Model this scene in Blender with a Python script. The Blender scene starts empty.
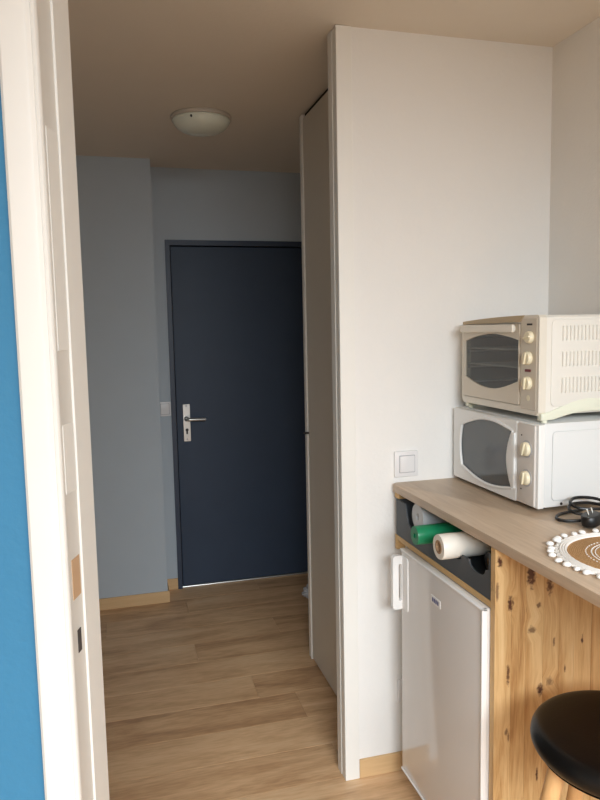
import bpy, bmesh, math, random
from mathutils import Vector, Matrix

random.seed(7)
PI = math.pi
scene = bpy.context.scene
COL = scene.collection

# ------------------------------------------------------------------ camera
CAM_H = 1.5347
cam_d = bpy.data.cameras.new('camera')
cam_d.sensor_fit = 'HORIZONTAL'
cam_d.sensor_width = 36.0
cam_d.lens = 684.7 / 600.0 * 36.0
cam_d.clip_start = 0.02
cam = bpy.data.objects.new('camera', cam_d)
COL.objects.link(cam)
RM = Matrix(((0.9644034762, 0.0464151605, -0.2603297294),
             (-0.2636955729, 0.0952274465, -0.9598939412),
             (-0.0197630960, 0.9943728507, 0.1040771528)))
cam.matrix_world = Matrix.Translation((0, 0, CAM_H)) @ RM.to_4x4()
scene.camera = cam

# ------------------------------------------------------------------ world and daylight
world = bpy.data.worlds.new('world')
scene.world = world
world.use_nodes = True
wbg = world.node_tree.nodes['Background']
wbg.inputs[0].default_value = (0.80, 0.88, 1.0, 1)
wbg.inputs[1].default_value = 1.0

# added area light hung mid-room behind the camera, tilted down in place of daylight
Y_F = -4.2
WX0, WX1, WZ0, WZ1 = -0.70, 1.40, 0.25, 2.35
wl = bpy.data.lights.new('added_area_light', 'AREA')
wl.shape = 'RECTANGLE'
wl.size, wl.size_y = 2.2, 1.0
wl.energy = 143
wl.color = (0.87, 0.945, 1.0)
wl.spread = math.radians(111)
wo = bpy.data.objects.new('added_area_light', wl)
wo.location = (0.1, -1.75, 2.3)
wo.rotation_euler = (math.radians(40), 0, math.radians(0))
COL.objects.link(wo)

vs = scene.view_settings
vs.view_transform = 'Standard'
vs.look = 'None'
vs.gamma = 1.0
vs.use_curve_mapping = False
vs.exposure = 0.0
scene.cycles.use_denoising = True
scene.cycles.max_bounces = 10
scene.cycles.diffuse_bounces = 6
scene.cycles.sample_clamp_indirect = 6.0

# ------------------------------------------------------------------ measures (metres)
YB, YG, YP, ZC = 4.021, 3.833, 2.0785, 2.449      # back wall, grey wall, partition, ceiling
ZT, XT = 1.0187, 0.8715                           # worktop top and front edge
XW = 1.46                                         # right wall
XC = 0.83                                         # closet front


# ------------------------------------------------------------------ mesh helpers
def lin(r, g, b):
    f = lambda c: c / 255 / 12.92 if c <= 10.3 else ((c / 255 + 0.055) / 1.055) ** 2.4
    return (f(r), f(g), f(b), 1.0)


def obj(name, bm, mat, parent=None, smooth=False, kind=None, label=None):
    """Link a bmesh (world coordinates) as one mesh object."""
    bmesh.ops.recalc_face_normals(bm, faces=bm.faces)
    if parent is not None:
        bm.transform(parent_world(parent).inverted())
    me = bpy.data.meshes.new(name)
    bm.to_mesh(me)
    bm.free()
    if smooth:
        me.shade_smooth()
        try:
            me.set_sharp_from_angle(angle=math.radians(smooth if smooth is not True else 40))
        except Exception:
            pass
    o = bpy.data.objects.new(name, me)
    COL.objects.link(o)
    if mat is not None:
        me.materials.append(mat)
    if parent is not None:
        o.parent = parent
    if kind:
        o['kind'] = kind
    if label:
        o['label'] = label
    return o


def parent_world(p):
    m = p.matrix_basis.copy()
    while p.parent is not None:
        p = p.parent
        m = p.matrix_basis @ m
    return m


def thing(name, label, cat, loc, group=None):
    o = bpy.data.objects.new(name, None)
    o.empty_display_size = 0.05
    o.location = loc
    COL.objects.link(o)
    o['label'] = label
    o['category'] = cat
    if group:
        o['group'] = group
    return o


def tag(o, label, cat, group=None):
    o['label'] = label
    o['category'] = cat
    if group:
        o['group'] = group
    return o


def struct(o, label=None, cat=None):
    o['kind'] = 'structure'
    if label:
        o['label'] = label
    if cat:
        o['category'] = cat
    return o


def box(x0, x1, y0, y1, z0, z1, bev=0.0, seg=2, bm=None):
    own = bm is None
    b = bmesh.new()
    vs_ = [b.verts.new((x, y, z)) for z in (z0, z1) for y in (y0, y1) for x in (x0, x1)]
    for q in ((0, 2, 3, 1), (4, 5, 7, 6), (0, 1, 5, 4), (2, 6, 7, 3), (0, 4, 6, 2), (1, 3, 7, 5)):
        b.faces.new([vs_[i] for i in q])
    if bev > 0:
        bmesh.ops.bevel(b, geom=list(b.edges), offset=bev, segments=seg, affect='EDGES', profile=0.5)
    if own:
        return b
    merge(bm, b)
    return bm


def merge(dst, src):
    me = bpy.data.meshes.new('tmp')
    src.to_mesh(me)
    src.free()
    dst.from_mesh(me)
    bpy.data.meshes.remove(me)
    return dst


def prism(pts, axis, a0, a1, bev=0.0, seg=2):
    """Closed 2-D outline swept along an axis. axis 'x': pts are (y,z); 'y': (x,z); 'z': (x,y)."""
    b = bmesh.new()
    def P(p, a):
        return {'x': (a, p[0], p[1]), 'y': (p[0], a, p[1]), 'z': (p[0], p[1], a)}[axis]
    A = [b.verts.new(P(p, a0)) for p in pts]
    B = [b.verts.new(P(p, a1)) for p in pts]
    n = len(pts)
    f0 = b.faces.new(A)
    f1 = b.faces.new(list(reversed(B)))
    for i in range(n):
        b.faces.new((A[i], B[i], B[(i + 1) % n], A[(i + 1) % n]))
    bmesh.ops.recalc_face_normals(b, faces=b.faces)
    if bev > 0:
        es = [e for e in b.edges if (f0 in e.link_faces or f1 in e.link_faces)]
        bmesh.ops.bevel(b, geom=es, offset=bev, segments=seg, affect='EDGES', profile=0.5)
    return b


def ring_plate(outer, inner, axis, a0, a1):
    """Plate with a hole: outer and inner 2-D outlines, swept along an axis."""
    b = bmesh.new()
    def P(p, a):
        return {'x': (a, p[0], p[1]), 'y': (p[0], a, p[1]), 'z': (p[0], p[1], a)}[axis]
    es = []
    for loop in (outer, inner):
        v = [b.verts.new(P(p, a0)) for p in loop]
        es += [b.edges.new((v[i], v[(i + 1) % len(v)])) for i in range(len(v))]
    r = bmesh.ops.triangle_fill(b, use_beauty=True, use_dissolve=False, edges=es)
    fs = [g for g in r['geom'] if isinstance(g, bmesh.types.BMFace)]
    ext = bmesh.ops.extrude_face_region(b, geom=fs)
    d = Vector(P((0, 0), a1)) - Vector(P((0, 0), a0))
    bmesh.ops.translate(b, verts=[g for g in ext['geom'] if isinstance(g, bmesh.types.BMVert)], vec=d)
    return b


def lathe(profile, centre, axis='z', seg=32):
    """profile: list of (radius, height along axis)."""
    b = bmesh.new()
    rings = []
    for r, h in profile:
        ring = []
        if r < 1e-6:
            ring = [b.verts.new((0, 0, h))]
        else:
            for i in range(seg):
                a = 2 * PI * i / seg
                ring.append(b.verts.new((r * math.cos(a), r * math.sin(a), h)))
        rings.append(ring)
    for A, B in zip(rings, rings[1:]):
        if len(A) == 1 and len(B) == 1:
            continue
        if len(A) == 1:
            for i in range(seg):
                b.faces.new((A[0], B[i], B[(i + 1) % seg]))
        elif len(B) == 1:
            for i in range(seg):
                b.faces.new((A[i], A[(i + 1) % seg], B[0]))
        else:
            for i in range(seg):
                b.faces.new((A[i], A[(i + 1) % seg], B[(i + 1) % seg], B[i]))
    if len(rings[0]) > 1:
        b.faces.new(list(reversed(rings[0])))
    if len(rings[-1]) > 1:
        b.faces.new(rings[-1])
    m = Matrix.Identity(4)
    if axis == 'x':
        m = Matrix.Rotation(PI / 2, 4, 'Y')
    elif axis == '-x':
        m = Matrix.Rotation(-PI / 2, 4, 'Y')
    elif axis == '-y':
        m = Matrix.Rotation(PI / 2, 4, 'X')
    elif axis == '-z':
        m = Matrix.Rotation(PI, 4, 'X')
    b.transform(Matrix.Translation(centre) @ m)
    return b


def tube(points, radius, seg=10, closed=False, bm=None, cap=True, radii=None):
    """Round tube through points (parallel-transport frames)."""
    b = bmesh.new()
    pts = [Vector(p) for p in points]
    n = len(pts)
    tans = []
    for i in range(n):
        if closed:
            t = pts[(i + 1) % n] - pts[i - 1]
        else:
            t = pts[min(i + 1, n - 1)] - pts[max(i - 1, 0)]
        tans.append(t.normalized())
    up = Vector((0, 0, 1)) if abs(tans[0].z) < 0.9 else Vector((1, 0, 0))
    nrm = (up - up.dot(tans[0]) * tans[0]).normalized()
    rings = []
    for i in range(n):
        t = tans[i]
        nrm = (nrm - nrm.dot(t) * t).normalized()
        bn = t.cross(nrm)
        rr = radii[i] if radii else radius
        rings.append([b.verts.new(pts[i] + rr * (math.cos(2 * PI * k / seg) * nrm + math.sin(2 * PI * k / seg) * bn)) for k in range(seg)])
    for i in range(n if closed else n - 1):
        A, B = rings[i], rings[(i + 1) % n]
        for k in range(seg):
            b.faces.new((A[k], A[(k + 1) % seg], B[(k + 1) % seg], B[k]))
    if not closed and cap:
        b.faces.new(list(reversed(rings[0])))
        b.faces.new(rings[-1])
    if bm is None:
        return b
    return merge(bm, b)


def smooth_path(pts, n=12):
    """Catmull-Rom through points."""
    P = [Vector(p) for p in pts]
    P = [P[0] * 2 - P[1]] + P + [P[-1] * 2 - P[-2]]
    out = []
    for i in range(1, len(P) - 2):
        for k in range(n):
            t = k / n
            a, b_, c, d = P[i - 1], P[i], P[i + 1], P[i + 2]
            out.append(0.5 * ((2 * b_) + (c - a) * t + (2 * a - 5 * b_ + 4 * c - d) * t * t + (3 * b_ - a - 3 * c + d) * t ** 3))
    out.append(P[-2])
    return out


def rounded_rect(u0, u1, v0, v1, r, n=5):
    pts = []
    for cu, cv, a0 in ((u1 - r, v0 + r, -90), (u1 - r, v1 - r, 0), (u0 + r, v1 - r, 90), (u0 + r, v0 + r, 180)):
        for k in range(n + 1):
            a = math.radians(a0 + 90 * k / n)
            pts.append((cu + r * math.cos(a), cv + r * math.sin(a)))
    return pts


# ------------------------------------------------------------------ materials
MATS = {}


def new_mat(name):
    m = bpy.data.materials.new(name)
    m.use_nodes = True
    return m, m.node_tree, m.node_tree.nodes['Principled BSDF']


def plain(name, rgb, rough=0.5, metal=0.0, spec=0.5, bump=0.0, bscale=200.0, var=0.0, coat=0.0):
    """Paint, plastic, metal: a colour with faint procedural mottling and fine relief."""
    if name in MATS:
        return MATS[name]
    m, nt, bs = new_mat(name)
    c = lin(*rgb)
    bs.inputs['Roughness'].default_value = rough
    bs.inputs['Metallic'].default_value = metal
    bs.inputs['Specular IOR Level'].default_value = spec
    bs.inputs['Coat Weight'].default_value = coat
    tc = nt.nodes.new('ShaderNodeNewGeometry')
    if var > 0:
        nz = nt.nodes.new('ShaderNodeTexNoise')
        nz.inputs['Scale'].default_value = 7
        nz.inputs['Detail'].default_value = 5
        nt.links.new(tc.outputs['Position'], nz.inputs['Vector'])
        mx = nt.nodes.new('ShaderNodeMix')
        mx.data_type = 'RGBA'
        mx.inputs[6].default_value = tuple(x * (1 - var) for x in c[:3]) + (1,)
        mx.inputs[7].default_value = tuple(min(1, x * (1 + var)) for x in c[:3]) + (1,)
        nt.links.new(nz.outputs['Fac'], mx.inputs[0])
        nt.links.new(mx.outputs[2], bs.inputs['Base Color'])
    else:
        bs.inputs['Base Color'].default_value = c
    if bump > 0:
        n2 = nt.nodes.new('ShaderNodeTexNoise')
        n2.inputs['Scale'].default_value = bscale
        n2.inputs['Detail'].default_value = 3
        nt.links.new(tc.outputs['Position'], n2.inputs['Vector'])
        bp = nt.nodes.new('ShaderNodeBump')
        bp.inputs['Strength'].default_value = bump
        bp.inputs['Distance'].default_value = 0.002
        nt.links.new(n2.outputs['Fac'], bp.inputs['Height'])
        nt.links.new(bp.outputs['Normal'], bs.inputs['Normal'])
    MATS[name] = m
    return m


def N(nt, typ, **kw):
    n = nt.nodes.new(typ)
    for k, v in kw.items():
        setattr(n, k, v)
    return n


def mathn(nt, op, a, b=None, c=None, clamp=False):
    n = nt.nodes.new('ShaderNodeMath')
    n.operation = op
    n.use_clamp = clamp
    for i, q in enumerate((a, b, c)):
        if q is None:
            continue
        if isinstance(q, (int, float)):
            n.inputs[i].default_value = q
        else:
            nt.links.new(q, n.inputs[i])
    return n.outputs[0]


def ramp(nt, fac, stops):
    r = nt.nodes.new('ShaderNodeValToRGB')
    el = r.color_ramp.elements
    while len(el) < len(stops):
        el.new(0.5)
    for e, (p, c) in zip(el, stops):
        e.position = p
        e.color = lin(*c)
    nt.links.new(fac, r.inputs[0])
    return r.outputs[0]


def mixc(nt, fac, a, b, mode='MIX'):
    m = nt.nodes.new('ShaderNodeMix')
    m.data_type = 'RGBA'
    m.blend_type = mode
    for sock, q in ((0, fac), (6, a), (7, b)):
        if isinstance(q, (int, float)):
            m.inputs[sock].default_value = q
        elif isinstance(q, tuple):
            m.inputs[sock].default_value = q
        else:
            nt.links.new(q, m.inputs[sock])
    return m.outputs[2]


def wood(name, along, stops, rough=0.45, stretch=14.0, scale=5.0, per_object=0.0, fine=0.25, bump=0.05, knots=None, spec=0.4, toned=0.0):
    """Wood grain running along an axis; per_object shifts tone and figure from board to board."""
    m, nt, bs = new_mat(name)
    geo = N(nt, 'ShaderNodeNewGeometry')
    oi = N(nt, 'ShaderNodeObjectInfo')
    sep = N(nt, 'ShaderNodeSeparateXYZ')
    nt.links.new(geo.outputs['Position'], sep.inputs[0])
    ax = {'x': 0, 'y': 1, 'z': 2}[along]
    comps = []
    for i in range(3):
        s = sep.outputs[i]
        if i == ax:
            s = mathn(nt, 'DIVIDE', s, stretch)
        comps.append(s)
    soft = None
    mask = None
    if knots:
        for (kx, kz, rx, rz, dark) in knots:
            rx, rz, dark = rx * 1.25, rz * 1.2, min(1.0, dark * 1.2)
            ma = N(nt, 'ShaderNodeVectorMath', operation='MULTIPLY_ADD')
            nt.links.new(geo.outputs['Position'], ma.inputs[0])
            ma.inputs[1].default_value = (1 / rx, 0, 1 / rz)
            ma.inputs[2].default_value = (-kx / rx, 0, -kz / rz)
            ln = N(nt, 'ShaderNodeVectorMath', operation='LENGTH')
            nt.links.new(ma.outputs[0], ln.inputs[0])
            mr = N(nt, 'ShaderNodeMapRange')
            mr.inputs[1].default_value = 0.5
            mr.inputs[2].default_value = 3.2
            mr.inputs[3].default_value = 1.0
            mr.inputs[4].default_value = 0.0
            nt.links.new(ln.outputs['Value'], mr.inputs[0])
            s2 = mathn(nt, 'MULTIPLY', mr.outputs[0], rx)
            soft = s2 if soft is None else mathn(nt, 'ADD', soft, s2)
            mk = N(nt, 'ShaderNodeMapRange')
            mk.inputs[1].default_value = 0.45
            mk.inputs[2].default_value = 1.2
            mk.inputs[3].default_value = dark
            mk.inputs[4].default_value = 0.0
            nzk = N(nt, 'ShaderNodeTexNoise')
            nzk.inputs['Scale'].default_value = 95
            nt.links.new(geo.outputs['Position'], nzk.inputs['Vector'])
            pert = mathn(nt, 'MULTIPLY_ADD', nzk.outputs['Fac'], 2.0, -1.0)
            nt.links.new(mathn(nt, 'ADD', ln.outputs['Value'], pert), mk.inputs[0])
            mask = mk.outputs[0] if mask is None else mathn(nt, 'MAXIMUM', mask, mk.outputs[0])
        comps[0] = mathn(nt, 'ADD', comps[0], mathn(nt, 'MULTIPLY', soft, 1.6))
    comb = N(nt, 'ShaderNodeCombineXYZ')
    for i in range(3):
        nt.links.new(comps[i], comb.inputs[i])
    vec = comb.outputs[0]
    if per_object > 0:
        off = N(nt, 'ShaderNodeCombineXYZ')
        r17 = mathn(nt, 'MULTIPLY', oi.outputs['Random'], 17.0)
        for i in range(3):
            nt.links.new(r17, off.inputs[i])
        ad = N(nt, 'ShaderNodeVectorMath', operation='ADD')
        nt.links.new(vec, ad.inputs[0])
        nt.links.new(off.outputs[0], ad.inputs[1])
        vec = ad.outputs[0]
    n1 = N(nt, 'ShaderNodeTexNoise')
    n1.inputs['Scale'].default_value = scale
    n1.inputs['Detail'].default_value = 7
    n1.inputs['Roughness'].default_value = 0.6
    n1.inputs['Distortion'].default_value = 1.3
    nt.links.new(vec, n1.inputs['Vector'])
    n2 = N(nt, 'ShaderNodeTexNoise')
    n2.inputs['Scale'].default_value = scale * 14
    n2.inputs['Detail'].default_value = 3
    nt.links.new(vec, n2.inputs['Vector'])
    f = mathn(nt, 'ADD', mathn(nt, 'MULTIPLY', n1.outputs['Fac'], 1 - fine), mathn(nt, 'MULTIPLY', n2.outputs['Fac'], fine))
    if per_object > 0:
        f = mathn(nt, 'ADD', f, mathn(nt, 'MULTIPLY', mathn(nt, 'SUBTRACT', oi.outputs['Random'], 0.5), per_object))
    if toned > 0:
        sc = N(nt, 'ShaderNodeSeparateColor')
        nt.links.new(oi.outputs['Color'], sc.inputs[0])
        f = mathn(nt, 'ADD', f, mathn(nt, 'MULTIPLY', mathn(nt, 'SUBTRACT', sc.outputs[0], 0.5), toned))
    col = ramp(nt, f, stops)
    if knots:
        col = mixc(nt, mask, col, lin(78, 42, 23))
    nt.links.new(col, bs.inputs['Base Color'])
    bs.inputs['Roughness'].default_value = rough
    bs.inputs['Specular IOR Level'].default_value = spec
    bp = N(nt, 'ShaderNodeBump')
    bp.inputs['Strength'].default_value = bump
    bp.inputs['Distance'].default_value = 0.002
    nt.links.new(f, bp.inputs['Height'])
    nt.links.new(bp.outputs['Normal'], bs.inputs['Normal'])
    MATS[name] = m
    return m


M_white_wall = plain('white_wall_paint', (236, 234, 230), 0.75, bump=0.6, bscale=85, var=0.015, spec=0.25)
M_ceiling = plain('ceiling_paint', (225, 217, 205), 0.9, bump=0.35, bscale=70, var=0.02, spec=0.1)
M_grey_wall = plain('blue_grey_paint', (183, 192, 199), 0.75, bump=0.2, bscale=150, var=0.03, spec=0.25)
M_blue_wall = plain('azure_paint', (54, 112, 146), 0.7, bump=0.5, bscale=60, var=0.03, spec=0.3)
M_living = plain('living_room_paint', (228, 224, 216), 0.85, bump=0.1, bscale=110, var=0.02)
M_gloss_white = plain('white_gloss_paint', (236, 234, 228), 0.4, bump=0.06, bscale=60, var=0.02)
M_door = plain('navy_door_paint', (54, 66, 84), 0.5, bump=0.1, bscale=45, var=0.1, spec=0.35)
M_door_frame = plain('navy_frame_paint', (50, 60, 78), 0.45, bump=0.05, var=0.08)
M_gap = plain('dark_gap', (14, 14, 15), 0.9)
M_steel = plain('satin_steel', (205, 203, 198), 0.32, metal=0.85)
M_closet = plain('closet_laminate', (212, 204, 190), 0.45, bump=0.03, var=0.02)
M_closet_edge = plain('closet_aluminium', (236, 232, 224), 0.35)
M_plastic = plain('white_plastic', (240, 239, 236), 0.35)
M_switch = plain('switch_plastic', (233, 231, 230), 0.3)
M_switch_line = plain('switch_shadow_line', (178, 176, 179), 0.5)
M_fridge = plain('fridge_enamel', (226, 222, 218), 0.12, spec=0.5, bump=0.015, bscale=90)
M_fridge_trim = plain('fridge_trim', (240, 239, 237), 0.25)
M_black = plain('black_plastic', (20, 21, 22), 0.45)
M_box = plain('anthracite_box', (76, 80, 84), 0.6, bump=0.05, var=0.08)
M_rubber = plain('black_rubber', (17, 17, 18), 0.4)
M_leather = plain('black_leatherette', (11, 10, 10), 0.36, bump=0.12, bscale=260, spec=0.3)
M_mw = plain('microwave_white', (236, 235, 232), 0.3, bump=0.01)
M_mw_panel = plain('microwave_panel', (214, 207, 200), 0.4)
M_mw_body = plain('microwave_sheet', (224, 225, 224), 0.4)
M_cream = plain('cream_plastic', (238, 228, 198), 0.35)
M_toaster = plain('toaster_cream', (231, 228, 220), 0.38, bump=0.02)
M_toaster_front = plain('toaster_champagne', (208, 198, 182), 0.38, metal=0.25)
M_toaster_trim = plain('toaster_frame', (226, 220, 207), 0.4)
M_toaster_in = plain('oven_cavity', (150, 148, 142), 0.45, metal=0.3)
M_brow = plain('toaster_brow_shaded', (188, 166, 132), 0.45)
M_frame_white = plain('darkened_white_paint', (203, 200, 194), 0.45, bump=0.08, bscale=45, var=0.03)  # white of the left frame, colour darkened to offset strong light on it
M_foot = plain('foot_plastic', (228, 230, 212), 0.4)
M_rack = plain('chromed_wire', (240, 239, 236), 0.35, metal=0.15)
M_red = plain('red_lamp', (110, 12, 20), 0.3)
M_print = plain('dark_print', (52, 46, 44), 0.6)
M_blue_print = plain('blue_print', (62, 72, 130), 0.5)
M_green = plain('green_bag_film', (24, 128, 86), 0.35, bump=0.3, bscale=55, var=0.1)
M_white_film = plain('white_bag_film', (238, 233, 222), 0.4, bump=0.25, bscale=50, var=0.02)
M_grey_film = plain('grey_bag_film', (196, 198, 200), 0.4, bump=0.3, bscale=50, var=0.04)
M_card = plain('cardboard_core', (172, 140, 108), 0.85, var=0.1)
M_brass = plain('brown_core', (120, 86, 44), 0.7)
M_cotton = plain('white_cotton', (246, 244, 240), 0.95, bump=0.6, bscale=320)
M_bag = plain('white_plastic_bag', (215, 213, 214), 0.5, bump=0.4, bscale=60)
M_lamp_glass = plain('opal_glass', (226, 231, 217), 0.25, coat=0.3, var=0.02)
M_lamp_base = plain('lamp_base', (196, 186, 172), 0.5)
M_grey_plug = plain('pin_metal', (215, 213, 205), 0.25, metal=0.9)

M_floor = wood('oak_laminate', 'x', [(0.20, (140, 102, 70)), (0.42, (194, 153, 113)), (0.56, (217, 178, 136)), (0.80, (235, 205, 168))],
               rough=0.42, stretch=7, scale=8, per_object=0.02, fine=0.28, bump=0.04, toned=0.34)
M_floor_sub = plain('floor_joint', (84, 62, 42), 0.8)
M_base_wood = wood('oak_baseboard', 'x', [(0.25, (198, 160, 114)), (0.6, (217, 182, 136)), (0.85, (230, 200, 158))],
                   rough=0.5, stretch=12, scale=9, fine=0.3)
M_top = wood('worktop_laminate', 'y', [(0.25, (172, 149, 126)), (0.48, (198, 176, 152)), (0.62, (209, 189, 165)), (0.85, (222, 206, 186))],
             rough=0.42, stretch=12, scale=8, fine=0.35, bump=0.03)
M_pine_rail = wood('pine_rail', 'y', [(0.25, (190, 148, 94)), (0.55, (212, 174, 120)), (0.85, (226, 194, 146))],
                   rough=0.55, stretch=14, scale=12, fine=0.3)
KNOTS = [(0.884, 0.960, .007, .010, .95), (0.914, 0.850, .006, .016, .9), (0.921, 0.853, .003, .010, .7),
         (0.973, 0.920, .011, .028, .8), (1.025, 0.885, .007, .020, .75), (0.995, 0.836, .005, .007, .65),
         (0.976, 0.775, .008, .009, .6), (1.040, 0.735, .003, .011, .6), (0.910, 0.668, .004, .022, .75),
         (1.002, 0.614, .007, .012, .9), (1.029, 0.632, .009, .010, .5), (0.907, 0.517, .004, .008, .6),
         (0.913, 0.503, .003, .009, .55), (0.997, 0.388, .003, .016, .8), (1.123, 0.728, .003, .010, .9),
         (0.877, 0.886, .004, .018, .6), (1.074, 0.660, .002, .010, .7), (1.20, 0.60, .006, .012, .7),
         (1.30, 0.80, .006, .010, .7), (1.17, 0.42, .007, .013, .7)]
M_pine = wood('knotty_pine', 'z', [(0.30, (144, 100, 56)), (0.43, (189, 150, 99)), (0.56, (209, 175, 125)), (0.80, (225, 199, 155))],
              rough=0.5, stretch=15, scale=19, per_object=0.08, fine=0.22, knots=KNOTS, bump=0.05)
M_leg = wood('beech_leg', 'z', [(0.25, (196, 148, 96)), (0.6, (214, 170, 118)), (0.85, (226, 186, 138))], rough=0.45, stretch=16, scale=20, fine=0.3)


def glass_mat(name, tint, gloss_rough=0.03, refl=0.12):
    m = bpy.data.materials.new(name)
    m.use_nodes = True
    nt = m.node_tree
    nt.nodes.clear()
    out = N(nt, 'ShaderNodeOutputMaterial')
    tr = N(nt, 'ShaderNodeBsdfTransparent')
    tr.inputs[0].default_value = tint
    gl = N(nt, 'ShaderNodeBsdfGlossy')
    gl.inputs['Roughness'].default_value = gloss_rough
    mx = N(nt, 'ShaderNodeMixShader')
    fr = N(nt, 'ShaderNodeFresnel')
    fr.inputs[0].default_value = 1.5
    gm = N(nt, 'ShaderNodeNewGeometry')
    front = mathn(nt, 'SUBTRACT', 1.0, gm.outputs['Backfacing'])
    nt.links.new(mathn(nt, 'MULTIPLY', mathn(nt, 'ADD', fr.outputs[0], refl), front), mx.inputs[0])
    nt.links.new(tr.outputs[0], mx.inputs[1])
    nt.links.new(gl.outputs[0], mx.inputs[2])
    nt.links.new(mx.outputs[0], out.inputs[0])
    MATS[name] = m
    return m


M_oven_glass = glass_mat('smoked_oven_glass', (0.62, 0.63, 0.62, 1), 0.04, 0.02)
M_window_glass = glass_mat('window_glass', (0.97, 0.98, 0.98, 1), 0.01, 0.0)
M_mw_glass = plain('microwave_glass', (70, 74, 76), 0.12, spec=0.9, var=0.12)


def jute_mat():
    m, nt, bs = new_mat('jute_weave')
    tc = N(nt, 'ShaderNodeTexCoord')
    ln = N(nt, 'ShaderNodeVectorMath', operation='LENGTH')
    nt.links.new(tc.outputs['Object'], ln.inputs[0])
    s = mathn(nt, 'SINE', mathn(nt, 'MULTIPLY', ln.outputs['Value'], 1500.0))
    nz = N(nt, 'ShaderNodeTexNoise')
    nz.inputs['Scale'].default_value = 260
    nt.links.new(tc.outputs['Object'], nz.inputs['Vector'])
    f = mathn(nt, 'ADD', mathn(nt, 'MULTIPLY', s, 0.16), nz.outputs['Fac'])
    nt.links.new(ramp(nt, f, [(0.25, (150, 108, 62)), (0.55, (186, 144, 94)), (0.8, (208, 170, 122))]), bs.inputs['Base Color'])
    bs.inputs['Roughness'].default_value = 0.95
    bp = N(nt, 'ShaderNodeBump')
    bp.inputs['Strength'].default_value = 0.5
    bp.inputs['Distance'].default_value = 0.002
    nt.links.new(f, bp.inputs['Height'])
    nt.links.new(bp.outputs['Normal'], bs.inputs['Normal'])
    return m


M_jute = jute_mat()

# ================================================================== the setting
# ---- floor: a dark bed with each laminate plank on it
X_L, X_R = -2.3, XW
floor = struct(obj('floor', box(X_L, X_R, Y_F, YB + 0.03, -0.06, -0.0125), M_floor_sub))
floor['label'] = 'oak laminate floor of wide planks laid across the hallway'
PW, PL = 0.194, 1.292
plank_meshes = {}


def plank_mesh(L):
    key = round(L, 3)
    if key not in plank_meshes:
        b = bmesh.new()
        g, c = 0.0004, 0.0006
        x0, x1, y0, y1 = g, L - g, g, PW - g
        lo = [b.verts.new(p) for p in ((x0, y0, -0.012), (x1, y0, -0.012), (x1, y1, -0.012), (x0, y1, -0.012))]
        mi = [b.verts.new(p) for p in ((x0, y0, -c * .5), (x1, y0, -c * .5), (x1, y1, -c * .5), (x0, y1, -c * .5))]
        hi = [b.verts.new(p) for p in ((x0 + c, y0 + c, 0), (x1 - c, y0 + c, 0), (x1 - c, y1 - c, 0), (x0 + c, y1 - c, 0))]
        b.faces.new(hi)
        for A, B in ((lo, mi), (mi, hi)):
            for i in range(4):
                b.faces.new((A[i], A[(i + 1) % 4], B[(i + 1) % 4], B[i]))
        me = bpy.data.meshes.new('plank')
        b.to_mesh(me)
        b.free()
        me.materials.append(M_floor)
        plank_meshes[key] = me
    return plank_meshes[key]


joint = {0: 0.68, 1: 0.525}
for k in range(-34, 9):
    y = 2.484 + PW * k
    if y < Y_F:
        continue
    if k in joint:     # end joints seen in the photograph
        j = joint[k]
    else:
        j = (0.30 + 0.437 * k) % PL
    xs = [X_L] + [j + n * PL for n in range(-4, 4) if X_L + 0.05 < j + n * PL < X_R - 0.05] + [X_R]
    for a, b_ in zip(xs, xs[1:]):
        if y + PW > YB + 0.02:
            continue
        o = bpy.data.objects.new('plank', plank_mesh(b_ - a))
        COL.objects.link(o)
        o.parent = floor
        o.location = (a, y, 0)
        tone = {(0, 0): 0.30, (0, 1): 0.52, (1, 0): 0.58, (1, 1): 0.38, (-1, 0): 0.56, (-1, 1): 0.56, (2, 0): 0.52, (2, 1): 0.50}.get((k, int(a > 0.4)), random.uniform(0.38, 0.60))
        o.color = (tone, tone, tone, 1)
# last narrow row against the entrance door
last_y = 2.484 + PW * 7
o = obj('plank', box(X_L, X_R, last_y + PW * 0 + 0.0005, YB + 0.02, -0.012, 0.0), M_floor, floor) if last_y + PW > YB + 0.02 else None

# ---- ceiling
struct(obj('ceiling', box(X_L, X_R, Y_F, YB + 0.1, ZC, ZC + 0.12), M_ceiling), 'off white textured ceiling over the hall and kitchen')

# ---- hall back wall, in pieces around the door opening
XD0, XD1, ZD = 0.312, 1.205, 2.049
bm = box(0.10, XD0 + 0.012, YB, YB + 0.12, 0, ZC)
box(XD1 - 0.012, XW, YB, YB + 0.12, 0, ZC, bm=bm)
box(XD0 + 0.012, XD1 - 0.012, YB, YB + 0.12, ZD - 0.012, ZC, bm=bm)
struct(obj('wall_back', bm, M_grey_wall), 'blue grey wall around the navy entrance door')
# projecting grey wall left of the door
XG = 0.238
struct(obj('wall_recess', box(-0.72, XG, YG, YB + 0.12, 0, ZC), M_grey_wall), 'blue grey wall block projecting left of the entrance door')
struct(obj('wall_hall', box(-0.72, -0.62, 1.24, YG, 0, ZC), M_grey_wall), 'blue grey side wall of the hallway hidden behind the white jamb')
# partition between kitchen and hall
PT = 0.065
struct(obj('wall_partition', box(0.704, XW, YP, YP + PT, 0, ZC), M_white_wall), 'white textured partition wall between kitchen and hallway')
struct(obj('wall_right', box(XW, XW + 0.1, Y_F, YB + 0.12, 0, ZC), M_white_wall), 'white kitchen side wall behind the microwave')
struct(obj('wall_left', box(X_L - 0.1, X_L, Y_F, 2.1, 0, ZC), M_living), 'white living room side wall beside the camera')
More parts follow.
